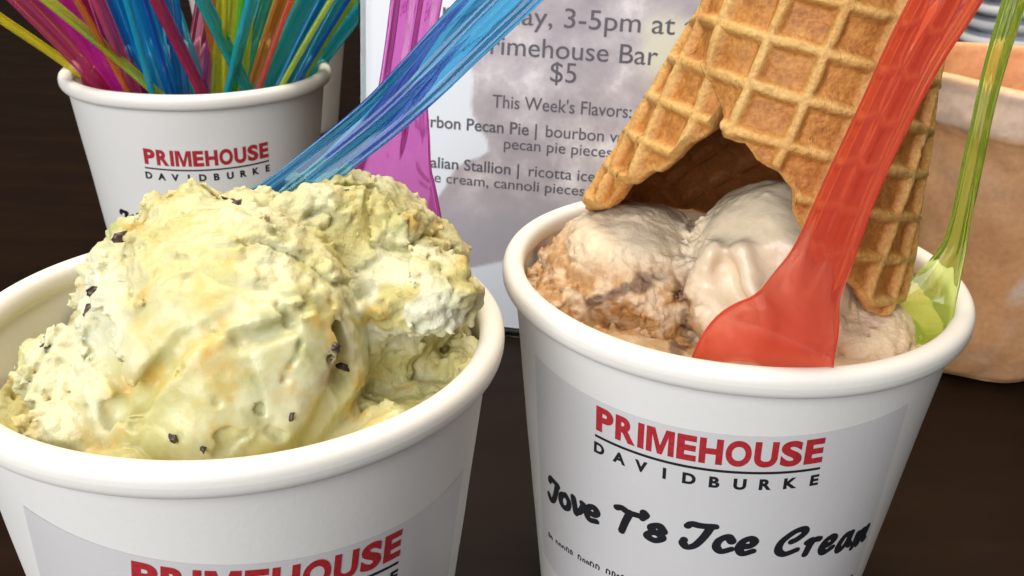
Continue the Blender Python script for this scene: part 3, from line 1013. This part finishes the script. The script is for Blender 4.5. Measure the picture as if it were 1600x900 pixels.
def build_cone():
    nph, ns = 620, 300
    ph = np.linspace(-1.2, TAU + 1.15, nph)
    sm = np.interp(ph, lp, ls)
    z0 = np.zeros_like(ph)
    sm = sm + (0.6 + 0.5 * smooth(TAU - .2, TAU + .2, ph)) * fbm(ph * 14, z0, z0, 2.0, 3, 7) * smooth(0.6, 1.0, ph)
    t = np.linspace(0, 1, ns)
    S = 12 + (sm[:, None] - 12) * t[None, :]
    PH = np.repeat(ph[:, None], ns, 1)
    th = (np.where(PH > 4.3, PH - TAU, PH) - 1.27) * CSA      # the press marks meet again on the far side
    gu, gv = S * np.sin(th), S * np.cos(th)
    # the press grid: ribs every 9.2 mm, turned a little
    u = (gu + 3.3) / 9.5; v = (gv + .08 * (gu + 3) - 82.0) / 8.3
    wob = 0.035 * fbm(gu, gv, 0 * gu, 7, 2, 12)
    du = np.abs((u + wob) - np.round(u + wob)) * 9.5; dv = np.abs((v + wob) - np.round(v + wob)) * 8.3
    ru = smooth(1.6, 0.4, du); rv = smooth(1.6, 0.4, dv)
    rib = np.maximum(ru, rv)
    n = fbm(gu, gv, 0 * gu, 3.0, 3, 21)
    edge = np.minimum.reduce([smooth(0, 1.2, (1 - t[None, :]) * S), smooth(0, .06, PH - ph[0]), smooth(0, .06, ph[-1] - PH)])
    dist = (1 - t[None, :]) * S
    lay = 3.2 * smooth(2.3, -0.3, PH) * (0.42 + 0.58 * np.maximum(smooth(0, 9, dist), smooth(.85, 1.15, PH))) - 1.5 * smooth(TAU + .45, TAU + .9, PH) - 0.5 - 0.8 * (1 - smooth(4.5, 5.8, PH))     # rolled up: outer layer at the start, inner at the end
    lift = 0.9 * smooth(6, 0, (1 - t[None, :]) * S) * np.sin(PH * 5.3 + 1)
    chip_ = smooth(.25, .5, fbm(gu, gv, 0 * gu, 5.5, 2, 29))
    ho = lay + edge * (0.35 + 1.6 * rib * (1 - .25 * chip_) + 0.16 * n) + 0.4 * lift
    hi = lay - 1.25 - edge * (0.55 + 0.7 * np.maximum(smooth(2.4, .6, np.abs(u - np.floor(u) - .5) * 9.35), smooth(2.4, .6, np.abs(v - np.floor(v) - .5) * 8.75)) + 0.2 * n) + 0.4 * lift

    def pos(h):
        L = CR / CK - S / CFAC
        R = np.maximum(CR - CK * L + h / CFAC, 0.3); L2 = L + h * CK / CFAC
        D = np.cos(PH)[..., None] * E1 + np.sin(PH)[..., None] * E2
        P = CM + L2[..., None] * CAX + R[..., None] * D
        return RIGHT.at(P[..., 0], P[..., 1], P[..., 2]).reshape(-1, 3)
    Vo, Vi = pos(ho), pos(hi)
    fo = grid_faces(nph, ns, flip=False); N = nph * ns
    fi = grid_faces(nph, ns, flip=True) + N
    k = np.arange(ns - 1); q = np.arange(nph - 1)
    side = [np.stack([k, N + k, N + k + 1, k + 1], 1),
            np.stack([(nph - 1) * ns + k + 1, N + (nph - 1) * ns + k + 1, N + (nph - 1) * ns + k, (nph - 1) * ns + k], 1),
            np.stack([q * ns + ns - 1, N + q * ns + ns - 1, N + (q + 1) * ns + ns - 1, (q + 1) * ns + ns - 1], 1),
            np.stack([(q + 1) * ns, N + (q + 1) * ns, N + q * ns, q * ns], 1)]
    F_ = np.vstack([fo, fi] + side)
    tip = RIGHT.at(*CM)
    me = mesh_np('waffle_cone', np.vstack([Vo, Vi]), F_, tip)
    bm = bmesh.new(); bm.from_mesh(me); bmesh.ops.recalc_face_normals(bm, faces=bm.faces[:]); bm.to_mesh(me); bm.free()
    rimc = smooth(2.0, 0.4, (1 - t[None, :]) * S) * (0.25 + 0.3 * smooth(.9, 1.1, PH))
    float_attr(me, 'rib', np.clip(np.concatenate([np.maximum(rib * 0.95 + 0.12 * n, rimc).ravel(), (0.15 * rib).ravel()]), 0, 1))
    float_attr(me, 'inside', np.concatenate([np.zeros(N), 0.85 * np.ones(N) * smooth(0.3, 2.5, ((1 - t[None, :]) * S).ravel())]))  # mask of the painted inner shade, fading out at the torn edge
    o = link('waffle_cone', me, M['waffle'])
    o.location = Vector(tip) * U
    tag(o, 'golden brown waffle cone turned upside down on the beige ice cream', 'waffle cone')


build_cone()

# ------------------------------------------------------------------ spoons


def spoon_parts(P, W, nrm, blade, n=72, thick=0.9, flange=0.6, cup_in=1.0, ridge=0.0):
    """P: points from blade tip to handle end; W: full widths (mm); nrm: which way the face looks.
    blade: fraction of the length that is the flat blade.  Two meshes that meet without a cap."""
    P = catmull(P, n)
    w = np.interp(np.linspace(0, 1, n), np.linspace(0, 1, len(W)), W)
    w = np.convolve(np.pad(w, 3, mode='edge'), np.ones(7) / 7, 'valid')
    T = np.gradient(P, axis=0); T /= np.linalg.norm(T, axis=1, keepdims=True)
    nrm = np.asarray(nrm, float)
    if nrm.ndim == 1: nrm = np.repeat(nrm[None], n, 0)
    else: nrm = np.stack([np.interp(np.linspace(0, 1, n), np.linspace(0, 1, len(nrm)), nrm[:, k]) for k in range(3)], 1)
    N = nrm - (nrm * T).sum(1, keepdims=True) * T; N /= np.linalg.norm(N, axis=1, keepdims=True)
    B = np.cross(T, N)
    m = 25
    u = np.linspace(-1, 1, m)
    s = np.linspace(0, 1, n)
    bl = smooth(blade * 1.35, blade * 0.7, s)[:, None]            # 1 in the blade, 0 in the handle
    au = np.abs(u)[None, :]
    top_h = thick * 0.5 + flange * smooth(.62, .86, au) + flange * ridge * smooth(.24, .06, au)
    top_b = thick * 0.42 + 0.22 * smooth(.86, .97, au) - cup_in * (1 - au ** 2)
    bot_h = -thick * 0.5 - 0.30 * smooth(.55, .1, au)
    bot_b = -thick * 0.42 - cup_in * (1 - au ** 2)
    tip = smooth(0, .03, s)[:, None]
    top = (top_h * (1 - bl) + top_b * bl) * (0.4 + .6 * tip); bot = (bot_h * (1 - bl) + bot_b * bl) * (0.4 + .6 * tip)
    X = u[None, :] * w[:, None] / 2
    ring = lambda H: P[:, None, :] + X[..., None] * B[:, None, :] + H[..., None] * N[:, None, :]
    R = np.concatenate([ring(top), ring(bot)[:, ::-1]], 1)          # closed loops of 2m
    k = 2 * m
    cut = max(3, int(n * blade))
    out = []
    for a, b_, capa, capb in ((0, cut, True, False), (cut, n - 1, False, True)):
        V = R[a:b_ + 1].reshape(-1, 3)
        nn = b_ + 1 - a
        F_ = [tuple(f) for f in grid_faces(nn, k, close_m=True).tolist()]
        for c_, row in ((capa, 0), (capb, nn - 1)):
            if c_:
                for j in range(m - 1):
                    q = (row * k + j, row * k + j + 1, row * k + k - 2 - j, row * k + k - 1 - j)
                    F_.append(q if row else q[::-1])
        out.append((V, F_))
    return out


def spoon(label, tint, P, W, nrm, blade=0.3, group='plastic spoons', **kw):
    P = np.asarray(P, float)
    base = P[0]
    root = empty('plastic_spoon', base, label, 'spoon', group)
    for nm, (V, F_) in zip(('blade', 'handle'), spoon_parts(P, W, nrm, blade, **kw)):
        me = mesh_np(nm, V, F_, base)
        bm = bmesh.new(); bm.from_mesh(me)
        bmesh.ops.recalc_face_normals(bm, faces=bm.faces[:])
        bm.to_mesh(me); bm.free()
        # open shells: make sure they look outwards
        c0 = V.mean(0)
        link(nm, me, M[tint], root)
    return root


front_r = -RIGHT.d + np.array([0, 0, 0.35])
# red spoon leaning on the cone
pr = [pix(1170, 640, RIGHT, -36), pix(1200, 560, RIGHT, -40), pix(1237, 500, RIGHT, -41), pix(1258, 453, RIGHT, -41.5), pix(1286, 398, RIGHT, -42), pix(1333, 284, RIGHT, -43),
      pix(1389, 164, RIGHT, -44), pix(1430, 80, RIGHT, -45), pix(1476, 0, RIGHT, -46), pix(1530, -100, RIGHT, -47)]
spoon('red spoon with flaring blade leaning on the waffle cone', 'clear red', pr, [26, 25.5, 16.5, 12.0, 9.8, 8.4, 8.0, 8.4, 9.2, 9.6], front_r, 0.33, cup_in=0.8, ridge=.45)
# green spoon seen edge on at the right of that cup
pg = [pix(1404, 555, RIGHT, -20), pix(1420, 525, RIGHT, -15), pix(1450, 470, RIGHT, -9), pix(1488, 395, RIGHT, -6), pix(1505, 330, RIGHT, -5), pix(1527, 230, RIGHT, -5),
      pix(1552, 120, RIGHT, -6), pix(1588, 0, RIGHT, -7), pix(1620, -90, RIGHT, -8)]
side = RIGHT.l * -0.35 - RIGHT.d * 0.80 + np.array([0, 0, .35])
edge_n = RIGHT.l * -0.86 - RIGHT.d * 0.40
spoon('yellow green spoon seen edge on at the right of the cone', 'leaf', pg, [15, 15, 11, 4.6, 3.3, 3.8, 4.2, 4.8, 5.2], [side, side, side, side, edge_n, edge_n, edge_n], 0.33, cup_in=0.4)
# blue and magenta spoons in the left cup
front_l = -LEFT.d + np.array([0, 0, 0.5])
pb = [pix(340, 400, LEFT, 6), pix(400, 345, LEFT, 6), pix(440, 308, LEFT, 6), pix(520, 245, LEFT, 5), pix(595, 184, LEFT, 3), pix(658, 124, LEFT, 1), pix(720, 60, LEFT, -1), pix(785, -5, LEFT, -4), pix(860, -80, LEFT, -7)]
spoon('blue spoon slanting up to the right out of the yellow ice cream', 'clear blue', pb, [14, 12, 8.0, 8.0, 8.3, 9.2, 9.8, 10.4, 10.6], front_l, 0.18, ridge=.8)
pm = [pix(602, 480, LEFT, 24), pix(602, 400, LEFT, 25), pix(604, 330, LEFT, 26), pix(610, 270, LEFT, 27), pix(624, 210, LEFT, 28), pix(630, 130, LEFT, 29), pix(641, 60, LEFT, 30), pix(652, -10, LEFT, 31), pix(665, -90, LEFT, 32)]
spoon('magenta spoon standing upright behind the yellow ice cream', 'clear magenta', pm, [27, 27, 23.5, 19, 12.5, 9.4, 9.8, 10.3, 10.5], front_l, 0.42, ridge=.8)

# the bunch in the cup behind: (px at rim, py), (px at top, py), depth at rim, depth at top, tint, half-turn, width, label
bunch = [
    ((180, 150), (-60, -10), 10, -5, 'yellow', 75, 8.5, 'thin yellow spoon leaning farthest to the left in the back cup'),
    ((165, 130), (20, -20), -14, -24, 'pink', 25, 9.5, 'pink spoon leaning left at the left edge of the back cup'),
    ((200, 140), (62, -40), -20, -26, 'magenta', 10, 9.5, 'magenta spoon leaning left just right of the pink one'),
    ((255, 150), (60, -10), -30, -34, 'lime', 72, 8, 'pale lime spoon crossing low in front of the magenta spoon'),
    ((170, 130), (112, -30), 14, 14, 'crimson', 15, 9.5, 'dull crimson spoon behind the left bunch in the back cup'),
    ((225, 150), (150, -40), -10, -14, 'deep blue', 10, 10.5, 'deep blue spoon left of the broad blue one'),
    ((262, 150), (195, -40), -22, -28, 'blue', 0, 12, 'broad blue spoon in the middle left of the back cup'),
    ((250, 150), (235, -40), 6, 6, 'blue', 20, 10, 'blue spoon standing just behind the broad blue one'),
    ((322, 155), (222, -40), -34, -38, 'crimson', 65, 8, 'curved crimson spoon crossing in front of the blue spoons'),
    ((315, 150), (248, -30), 2, 4, 'cyan', 35, 9, 'light blue spoon right of the crimson one'),
    ((392, 150), (300, -30), -28, -34, 'teal', 60, 9, 'teal spoon crossing to the left over the pink spoons'),
    ((300, 130), (330, -30), 12, 14, 'pink', 25, 9.5, 'pink spoon standing behind the crossing teal spoon'),
    ((322, 140), (345, -40), 4, 8, 'lilac', 55, 8, 'lilac spoon between pink and lime spoons'),
    ((345, 150), (362, -40), -8, -8, 'lime', 20, 10, 'lime spoon standing upright in the middle right of the back cup'),
    ((372, 150), (388, -40), -16, -18, 'lime', 48, 8, 'thin lime spoon just right of the upright one'),
    ((365, 140), (415, -40), 10, 12, 'teal', 20, 10, 'dark teal spoon right of the lime spoons'),
    ((390, 150), (458, -40), -2, -2, 'orange', 45, 8, 'orange spoon leaning right in the back cup'),
    ((380, 150), (440, -40), 16, 18, 'lime', 15, 9.5, 'lime spoon behind the orange one leaning right'),
    ((398, 155), (478, -40), -18, -20, 'yellow', 65, 8, 'yellow spoon beside the orange one'),
    ((405, 150), (505, -40), -24, -24, 'cyan', 35, 9.5, 'cyan spoon leaning right beside the yellow one'),
    ((445, 145), (545, -40), -10, -12, 'teal', 15, 11, 'broad teal spoon at the right edge of the back cup'),
    ((430, 150), (530, -40), -28, -28, 'blue', 50, 9, 'blue spoon leaning right in front of the teal one'),
    ((465, 140), (590, -20), 4, -2, 'cyan', 60, 9, 'cyan spoon leaning farthest to the right in the back cup'),
    ((460, 140), (560, -30), 12, 10, 'green', 25, 9, 'green spoon at the far right of the bunch'),
    ((195, 150), (85, -40), 20, 16, 'lilac', 40, 9, 'lilac spoon deep behind the pink spoons at left'),
    ((215, 150), (135, -40), -26, -32, 'pink', 68, 8, 'pink spoon edge on left of the deep blue one'),
    ((235, 150), (172, -40), 16, 18, 'cyan', 15, 10, 'cyan spoon behind the broad blue one'),
    ((285, 155), (262, -40), -16, -16, 'deep blue', 55, 8, 'deep blue spoon between crimson and light blue spoons'),
    ((355, 150), (318, -40), -4, -2, 'orange', 30, 8, 'orange spoon behind the crossing teal spoon'),
    ((338, 150), (375, -40), 20, 22, 'yellow', 10, 9.5, 'yellow spoon at the back between the lime ones'),
    ((352, 155), (402, -40), -32, -36, 'cyan', 70, 8, 'cyan spoon edge on in front of the lime spoons'),
    ((420, 150), (492, -40), 8, 8, 'green', 25, 9.5, 'green spoon behind the yellow and cyan ones'),
    ((440, 150), (518, -40), 18, 18, 'blue', 5, 10, 'blue spoon at the back right of the bunch'),
    ((455, 142), (575, -40), -16, -20, 'lime', 72, 7, 'lime spoon edge on over the broad teal one'),
    ((205, 150), (95, -40), -30, -36, 'orange', 84, 6, 'thin orange spoon edge on over the magenta spoon at left'),
    ((190, 145), (35, -30), -8, -20, 'lilac', 82, 6, 'thin lilac spoon edge on between the two pink spoons at far left'),
    ((240, 155), (185, -40), -34, -40, 'cyan', 83, 6, 'thin cyan spoon edge on over the broad blue one'),
    ((270, 155), (212, -40), -30, -36, 'deep blue', 78, 6, 'thin deep blue spoon beside the curved crimson one'),
    ((350, 155), (350, -40), -26, -30, 'yellow', 84, 6, 'thin yellow spoon edge on in the middle of the bunch'),
    ((362, 155), (380, -40), -30, -32, 'green', 82, 6, 'thin green spoon edge on just right of the middle'),
    ((395, 155), (468, -40), -30, -34, 'red', 83, 6, 'thin red spoon edge on along the orange one'),
    ((425, 152), (540, -40), -34, -38, 'lime', 82, 6, 'thin lime spoon edge on over the blue one at right'),
    ((450, 146), (560, -30), -24, -30, 'deep blue', 80, 6, 'thin deep blue spoon edge on near the right end of the bunch'),
]
for (rx, ry), (tx, ty), dr_, dt_, tint, ang, wd, lab in bunch:
    a, b_ = pix(rx, ry, BACK, dr_), pix(tx, ty, BACK, dt_)
    dirn = (a - b_) / np.linalg.norm(a - b_)
    # down into the cup until the wall or floor
    k = 0
    low = a.copy()
    while k < 60:
        q = low + dirn * 1.0
        rel = q - BACK.c
        if rel[2] < -76 or np.hypot(rel[0], rel[1]) > R0 - 6 + KT * (rel[2] + 4): break
        low = q; k += 1
    mid1 = low + (a - low) * 0.5
    sag = np.array([0, 0, -1.0]) * 1.2
    up_ = b_ + (b_ - a) * 0.15
    L0 = np.linalg.norm(up_ - low)
    P = [low, mid1 + sag * .5, a + sag, a + (b_ - a) * .5, up_]
    fr = -BACK.d + np.array([0, 0, .3])
    T = (b_ - a) / np.linalg.norm(b_ - a)
    nrm = np.array(Matrix.Rotation(math.radians(ang), 3, Vector(T)) @ Vector(fr))
    spoon(lab, tint, P, [wd * 1.0, wd * 0.9, wd * 0.8, wd * 0.9, wd], nrm, 0.12, group='coloured spoons in the back cup', n=40, ridge=.9)

# the one blade standing up at the left edge of the bunch
pk = [pix(120, 40, BACK, -8), pix(138, 70, BACK, -12), pix(162, 102, BACK, -16), pix(186, 145, BACK, -16), pix(206, 180, BACK, -14)]
spoon('crimson spoon whose flat blade rests on the left rim of the back cup', 'crimson', [pk[4], pk[3], pk[2], pk[1], pix(60, -40, BACK, -12)], [18, 22, 18, 10, 9], -BACK.d + np.array([-.2, 0, .4]), 0.55,
      group='coloured spoons in the back cup', n=40)

# ------------------------------------------------------------------ flyer in its stand
FB = np.array([1.82, 330.3, TABLE_Z])
psi, tau = math.radians(10), math.radians(5)
FH = np.array([math.cos(psi), -math.sin(psi), 0]); FN = np.array([math.sin(psi), math.cos(psi), 0])
FV = math.cos(tau) * np.array([0, 0, 1.0]) + math.sin(tau) * FN
FO = np.cross(FV, FH)
FO = FO if FO[1] < 0 else -FO                     # towards the viewer


def on_sheet(x, y, off=0.0):
    x = np.asarray(x, float); y = np.asarray(y, float)
    return FB + x[..., None] * FH + y[..., None] * FV + np.asarray(off) * FO


def slab(x0, x1, y0, y1, o0, o1):
    c = [(x, y, o) for o in (o0, o1) for y in (y0, y1) for x in (x0, x1)]
    V = [FB + x * FH + y * FV + o * FO for x, y, o in c]
    return V, [(0, 2, 3, 1), (4, 5, 7, 6), (0, 1, 5, 4), (2, 6, 7, 3), (0, 4, 6, 2), (1, 3, 7, 5)]


def fixed(name, VF, mat, parent, base, bev=0.4):
    me = mesh_np(name, VF[0], VF[1], base, smooth=False)
    bm = bmesh.new(); bm.from_mesh(me)
    bmesh.ops.recalc_face_normals(bm, faces=bm.faces[:])
    if bev: bmesh.ops.bevel(bm, geom=bm.edges[:], offset=bev * U, segments=2, affect='EDGES', profile=0.6)
    bm.to_mesh(me); bm.free()
    return link(name, me, mat, parent)


FX0, FX1, FY0, FY1 = -61.0, 85.5, 3.0, 214.0
r_fly = empty('menu_stand', FB, 'clear table stand with a printed flavour sheet standing behind the right cup', 'menu stand')
fixed('back_panel', slab(FX0 - .6, FX1 + .6, 1.0, FY1 + 1, -3.2, -1.0), M['acrylic'], r_fly, FB)
fixed('foot', slab(FX0 - .6, FX1 + .6, 0.0, 2.6, -40, 3.0), M['acrylic'], r_fly, FB)
nx, ny = 150, 215
gx, gy = np.meshgrid(np.linspace(FX0, FX1, nx), np.linspace(FY0, FY1, ny))
bow = 0.5 * np.sin((gx - FX0) / (FX1 - FX0) * np.pi) + 0.25 - 2.2 * smooth(FX0 + 5, FX0, gx)
V = on_sheet(gx.ravel(), gy.ravel()) + bow.ravel()[:, None] * FO
me = mesh_np('sheet', V, grid_faces(ny, nx), FB)
poly = np.array([(-21, 112), (-20, 96), (-19, 81), (-11, 68), (-24, 62), (-33, 47), (-36, 30), (-29, 21), (-5, 29), (30, 39), (60, 55), (80, 80), (84, 112), (60, 128), (20, 136), (-8, 128)], float)


def poly_sd(x, y, P):
    d = np.full(x.shape, 1e9); ins = np.zeros(x.shape, bool)
    for (ax_, ay), (bx, by) in zip(P, np.roll(P, -1, 0)):
        ex, ey = bx - ax_, by - ay
        t = np.clip(((x - ax_) * ex + (y - ay) * ey) / (ex * ex + ey * ey), 0, 1)
        d = np.minimum(d, np.hypot(x - ax_ - t * ex, y - ay - t * ey))
        c_ = ((ay > y) != (by > y)) & (x < (bx - ax_) * (y - ay) / (by - ay + 1e-12) + ax_)
        ins ^= c_
    return np.where(ins, -d, d)


fx, fy = gx.ravel(), gy.ravel()
sd_ = poly_sd(fx, fy, poly) + 2.2 * fbm(fx, fy, 0 * fx, 12, 3, 3) * smooth(45, 60, fy)
float_attr(me, 'photo', smooth(0.6, -0.6, sd_))
float_attr(me, 'plain', smooth(58, 40, fy) * 0.85)
float_attr(me, 'warm', 0.9 * smooth(13, 4, np.hypot((fx - 46) * 1.0, (fy - 109) * .8) + 3 * fbm(fx, fy, 0 * fx, 9, 2, 5)))
sheet = link('sheet', me, M['sheet'], r_fly)


def fly_text(name, body, span, xa, xb, y, cap, off):
    """body set so that its stretch `span` runs from xa to xb"""
    V, Fc = text_tris(body, off)
    i = body.index(span)

    def width(t):
        P, _ = text_tris(t + '|', off)
        return P[:, 0].max()
    w0 = width(body[:i]) if i else width('')
    w1 = width(body[:i + len(span)])
    k = (xb - xa) / (w1 - w0)
    X = xa + (V[:, 0] - (w0 - width(''))) * k; Y = y + V[:, 1] * cap / 0.70
    b_ = 0.5 * np.sin((X - FX0) / (FX1 - FX0) * np.pi) + 0.25
    W = on_sheet(X, Y) + (b_ + 0.15)[:, None] * FO
    A = np.array([(X[b] - X[a]) * (Y[c] - Y[a]) - (Y[b] - Y[a]) * (X[c] - X[a]) for a, b, c in Fc])
    Fc = [f if s > 0 else f[::-1] for f, s in zip(Fc, A)]
    link(name, mesh_np(name, W, Fc, FB, smooth=False), M['grey_ink'], sheet)


fly_text('headline_text', 'Every Friday, 3-5pm at the', 'ay, 3-5pm at t', -3.6, 54.2, 113.0, 6.4, 0.003)
fly_text('headline_text', 'Primehouse Bar', 'imehouse Bar', -10.5, 43.2, 102.7, 6.4, 0.003)
fly_text('price_text', '$5', '$5', 7.0, 17.0, 94.9, 6.8, 0.0)
fly_text('subtitle_text', "This Week's Flavors:", "This Week's Flavors:", -12.3, 36.4, 84.6, 4.5, 0.006)
fly_text('flavour_text', 'Bourbon Pecan Pie |', 'urbon Pecan Pie |', -37.6, 4.4, 75.8, 4.2, 0.014)
fly_text('flavour_text', 'bourbon vanilla ice cream', 'bourbon va', 6.8, 34.6, 75.8, 4.2, 0.004)
fly_text('flavour_text', 'pecan pie pieces', 'pecan pie pieces', -7.8, 30.8, 70.4, 3.9, 0.004)
fly_text('flavour_text', 'Italian Stallion |', 'talian Stallion |', -36.1, -1.2, 61.3, 4.0, 0.014)
fly_text('flavour_text', 'ricotta ice', 'ricotta ice', 1.5, 25.6, 61.3, 4.0, 0.004)
fly_text('flavour_text', 'ice cream, cannoli pieces', 'ce cream, cannoli pieces', -35.3, 22.4, 56.0, 3.7, 0.004)

# ------------------------------------------------------------------ terracotta pot
PC = np.array([172.0, 330.0, 0.0])


def pot():
    zb = TABLE_Z
    prof = [(0.01, zb + 1), (22, zb + .5), (26, zb + 1.5), (29, zb + 6), (31.5, zb + 16), (35, zb + 40), (38, zb + 65), (40, zb + 84), (41, zb + 89), (42.3, zb + 91.5), (43.2, zb + 95), (43.6, zb + 101),
            (44.0, zb + 105), (41.8, zb + 106.5), (39.5, zb + 105), (38.6, zb + 98), (37.5, zb + 80), (34, zb + 45), (28, zb + 12), (0.01, zb + 9)]
    pr = catmull(np.array(prof), 150)
    pr[:, 0] = np.maximum(pr[:, 0], 0.01)
    V, F_ = lathe(pr, 160)
    n = fbm(V[:, 0], V[:, 1], V[:, 2], 22, 3, 8)
    rr_ = np.hypot(V[:, 0], V[:, 1]) + 1e-6
    k = 1 + (n * 1.7 + 0.35 * fbm(V[:, 0], V[:, 1], V[:, 2], 6, 3, 18)) / np.maximum(rr_, 12)
    V[:, 0] *= k; V[:, 1] *= k
    low = smooth(zb + 14, zb, V[:, 2])
    a = np.arctan2(V[:, 1], V[:, 0])
    V[:, 2] += 1.1 * fbm(V[:, 0], V[:, 1], 0 * V[:, 2], 26, 2, 2) * smooth(zb + 20, zb + 80, V[:, 2])
    V[:, 2] = np.maximum(V[:, 2], zb + 0.05)
    pale = 0.8 * smooth(zb + 90, zb + 93, V[:, 2]) * smooth(zb + 108, zb + 103, V[:, 2]) * (rr_ > 40.5)
    pale = pale + 0.9 * smooth(9, 5, np.hypot((a + 1.60) * 36, (V[:, 2] - (zb + 42)) * 1.0) + 3.0 * fbm(V[:, 0], V[:, 1], V[:, 2], 6, 2, 4)) + 0.28 * smooth(.05, .6, fbm(V[:, 0], V[:, 1], V[:, 2], 14, 4, 14)) * (0.35 + 0.65 * smooth(zb + 45, zb + 15, V[:, 2]))
    W = V + PC
    o_ = PC + np.array([0, 0, zb])
    me = mesh_np('terracotta_pot', W, F_, o_)
    bm = bmesh.new(); bm.from_mesh(me); bmesh.ops.recalc_face_normals(bm, faces=bm.faces[:]); bm.to_mesh(me); bm.free()
    float_attr(me, 'pale', np.clip(pale, 0, 1))
    o = link('clay_pot', me, M['terracotta'])
    o.location = Vector(o_) * U
    tag(o, 'orange terracotta pot with pale lip and white blotch at the right edge', 'pot')


pot()

# ------------------------------------------------------------------ folded napkins far behind


def napkins():
    o_ = np.array([560.0, 1010.0, TABLE_Z])
    VS, FS, n = [], [], 0
    bm = bmesh.new()
    nx, nz = 60, 5
    t = np.linspace(0, 2 * np.pi, 80, endpoint=False)
    hw, hd, H = 150, 110, 70
    zs = np.linspace(0, 1, 42)
    rows = []
    for z in zs:
        k = 1 - 0.10 * abs(math.sin(z * math.pi * 5)) ** 6 - 0.08 * z
        c, s_ = np.cos(t), np.sin(t)
        x = np.sign(c) * np.abs(c) ** 0.25 * hw * k; y = np.sign(s_) * np.abs(s_) ** 0.25 * hd * k
        x = x + 3 * fbm(x, y, 0 * x + z * 60, 40, 2, 6); y = y + 3 * fbm(x, y, 0 * x + z * 60, 40, 2, 7)
        rows.append(np.stack([x, y, np.full_like(x, z * H)], 1))
    rows.append(np.stack([np.zeros(80), np.zeros(80), np.full(80, H + 2)], 1))
    V = np.vstack(rows) + o_
    me = mesh_np('napkin', V, grid_faces(len(rows), 80, close_m=True), o_)
    o = link('folded_napkin', me, M['cloth'])
    o.location = Vector(o_) * U
    tag(o, 'pale grey striped folded cloth on the table behind the terracotta pot', 'napkin')


napkins()
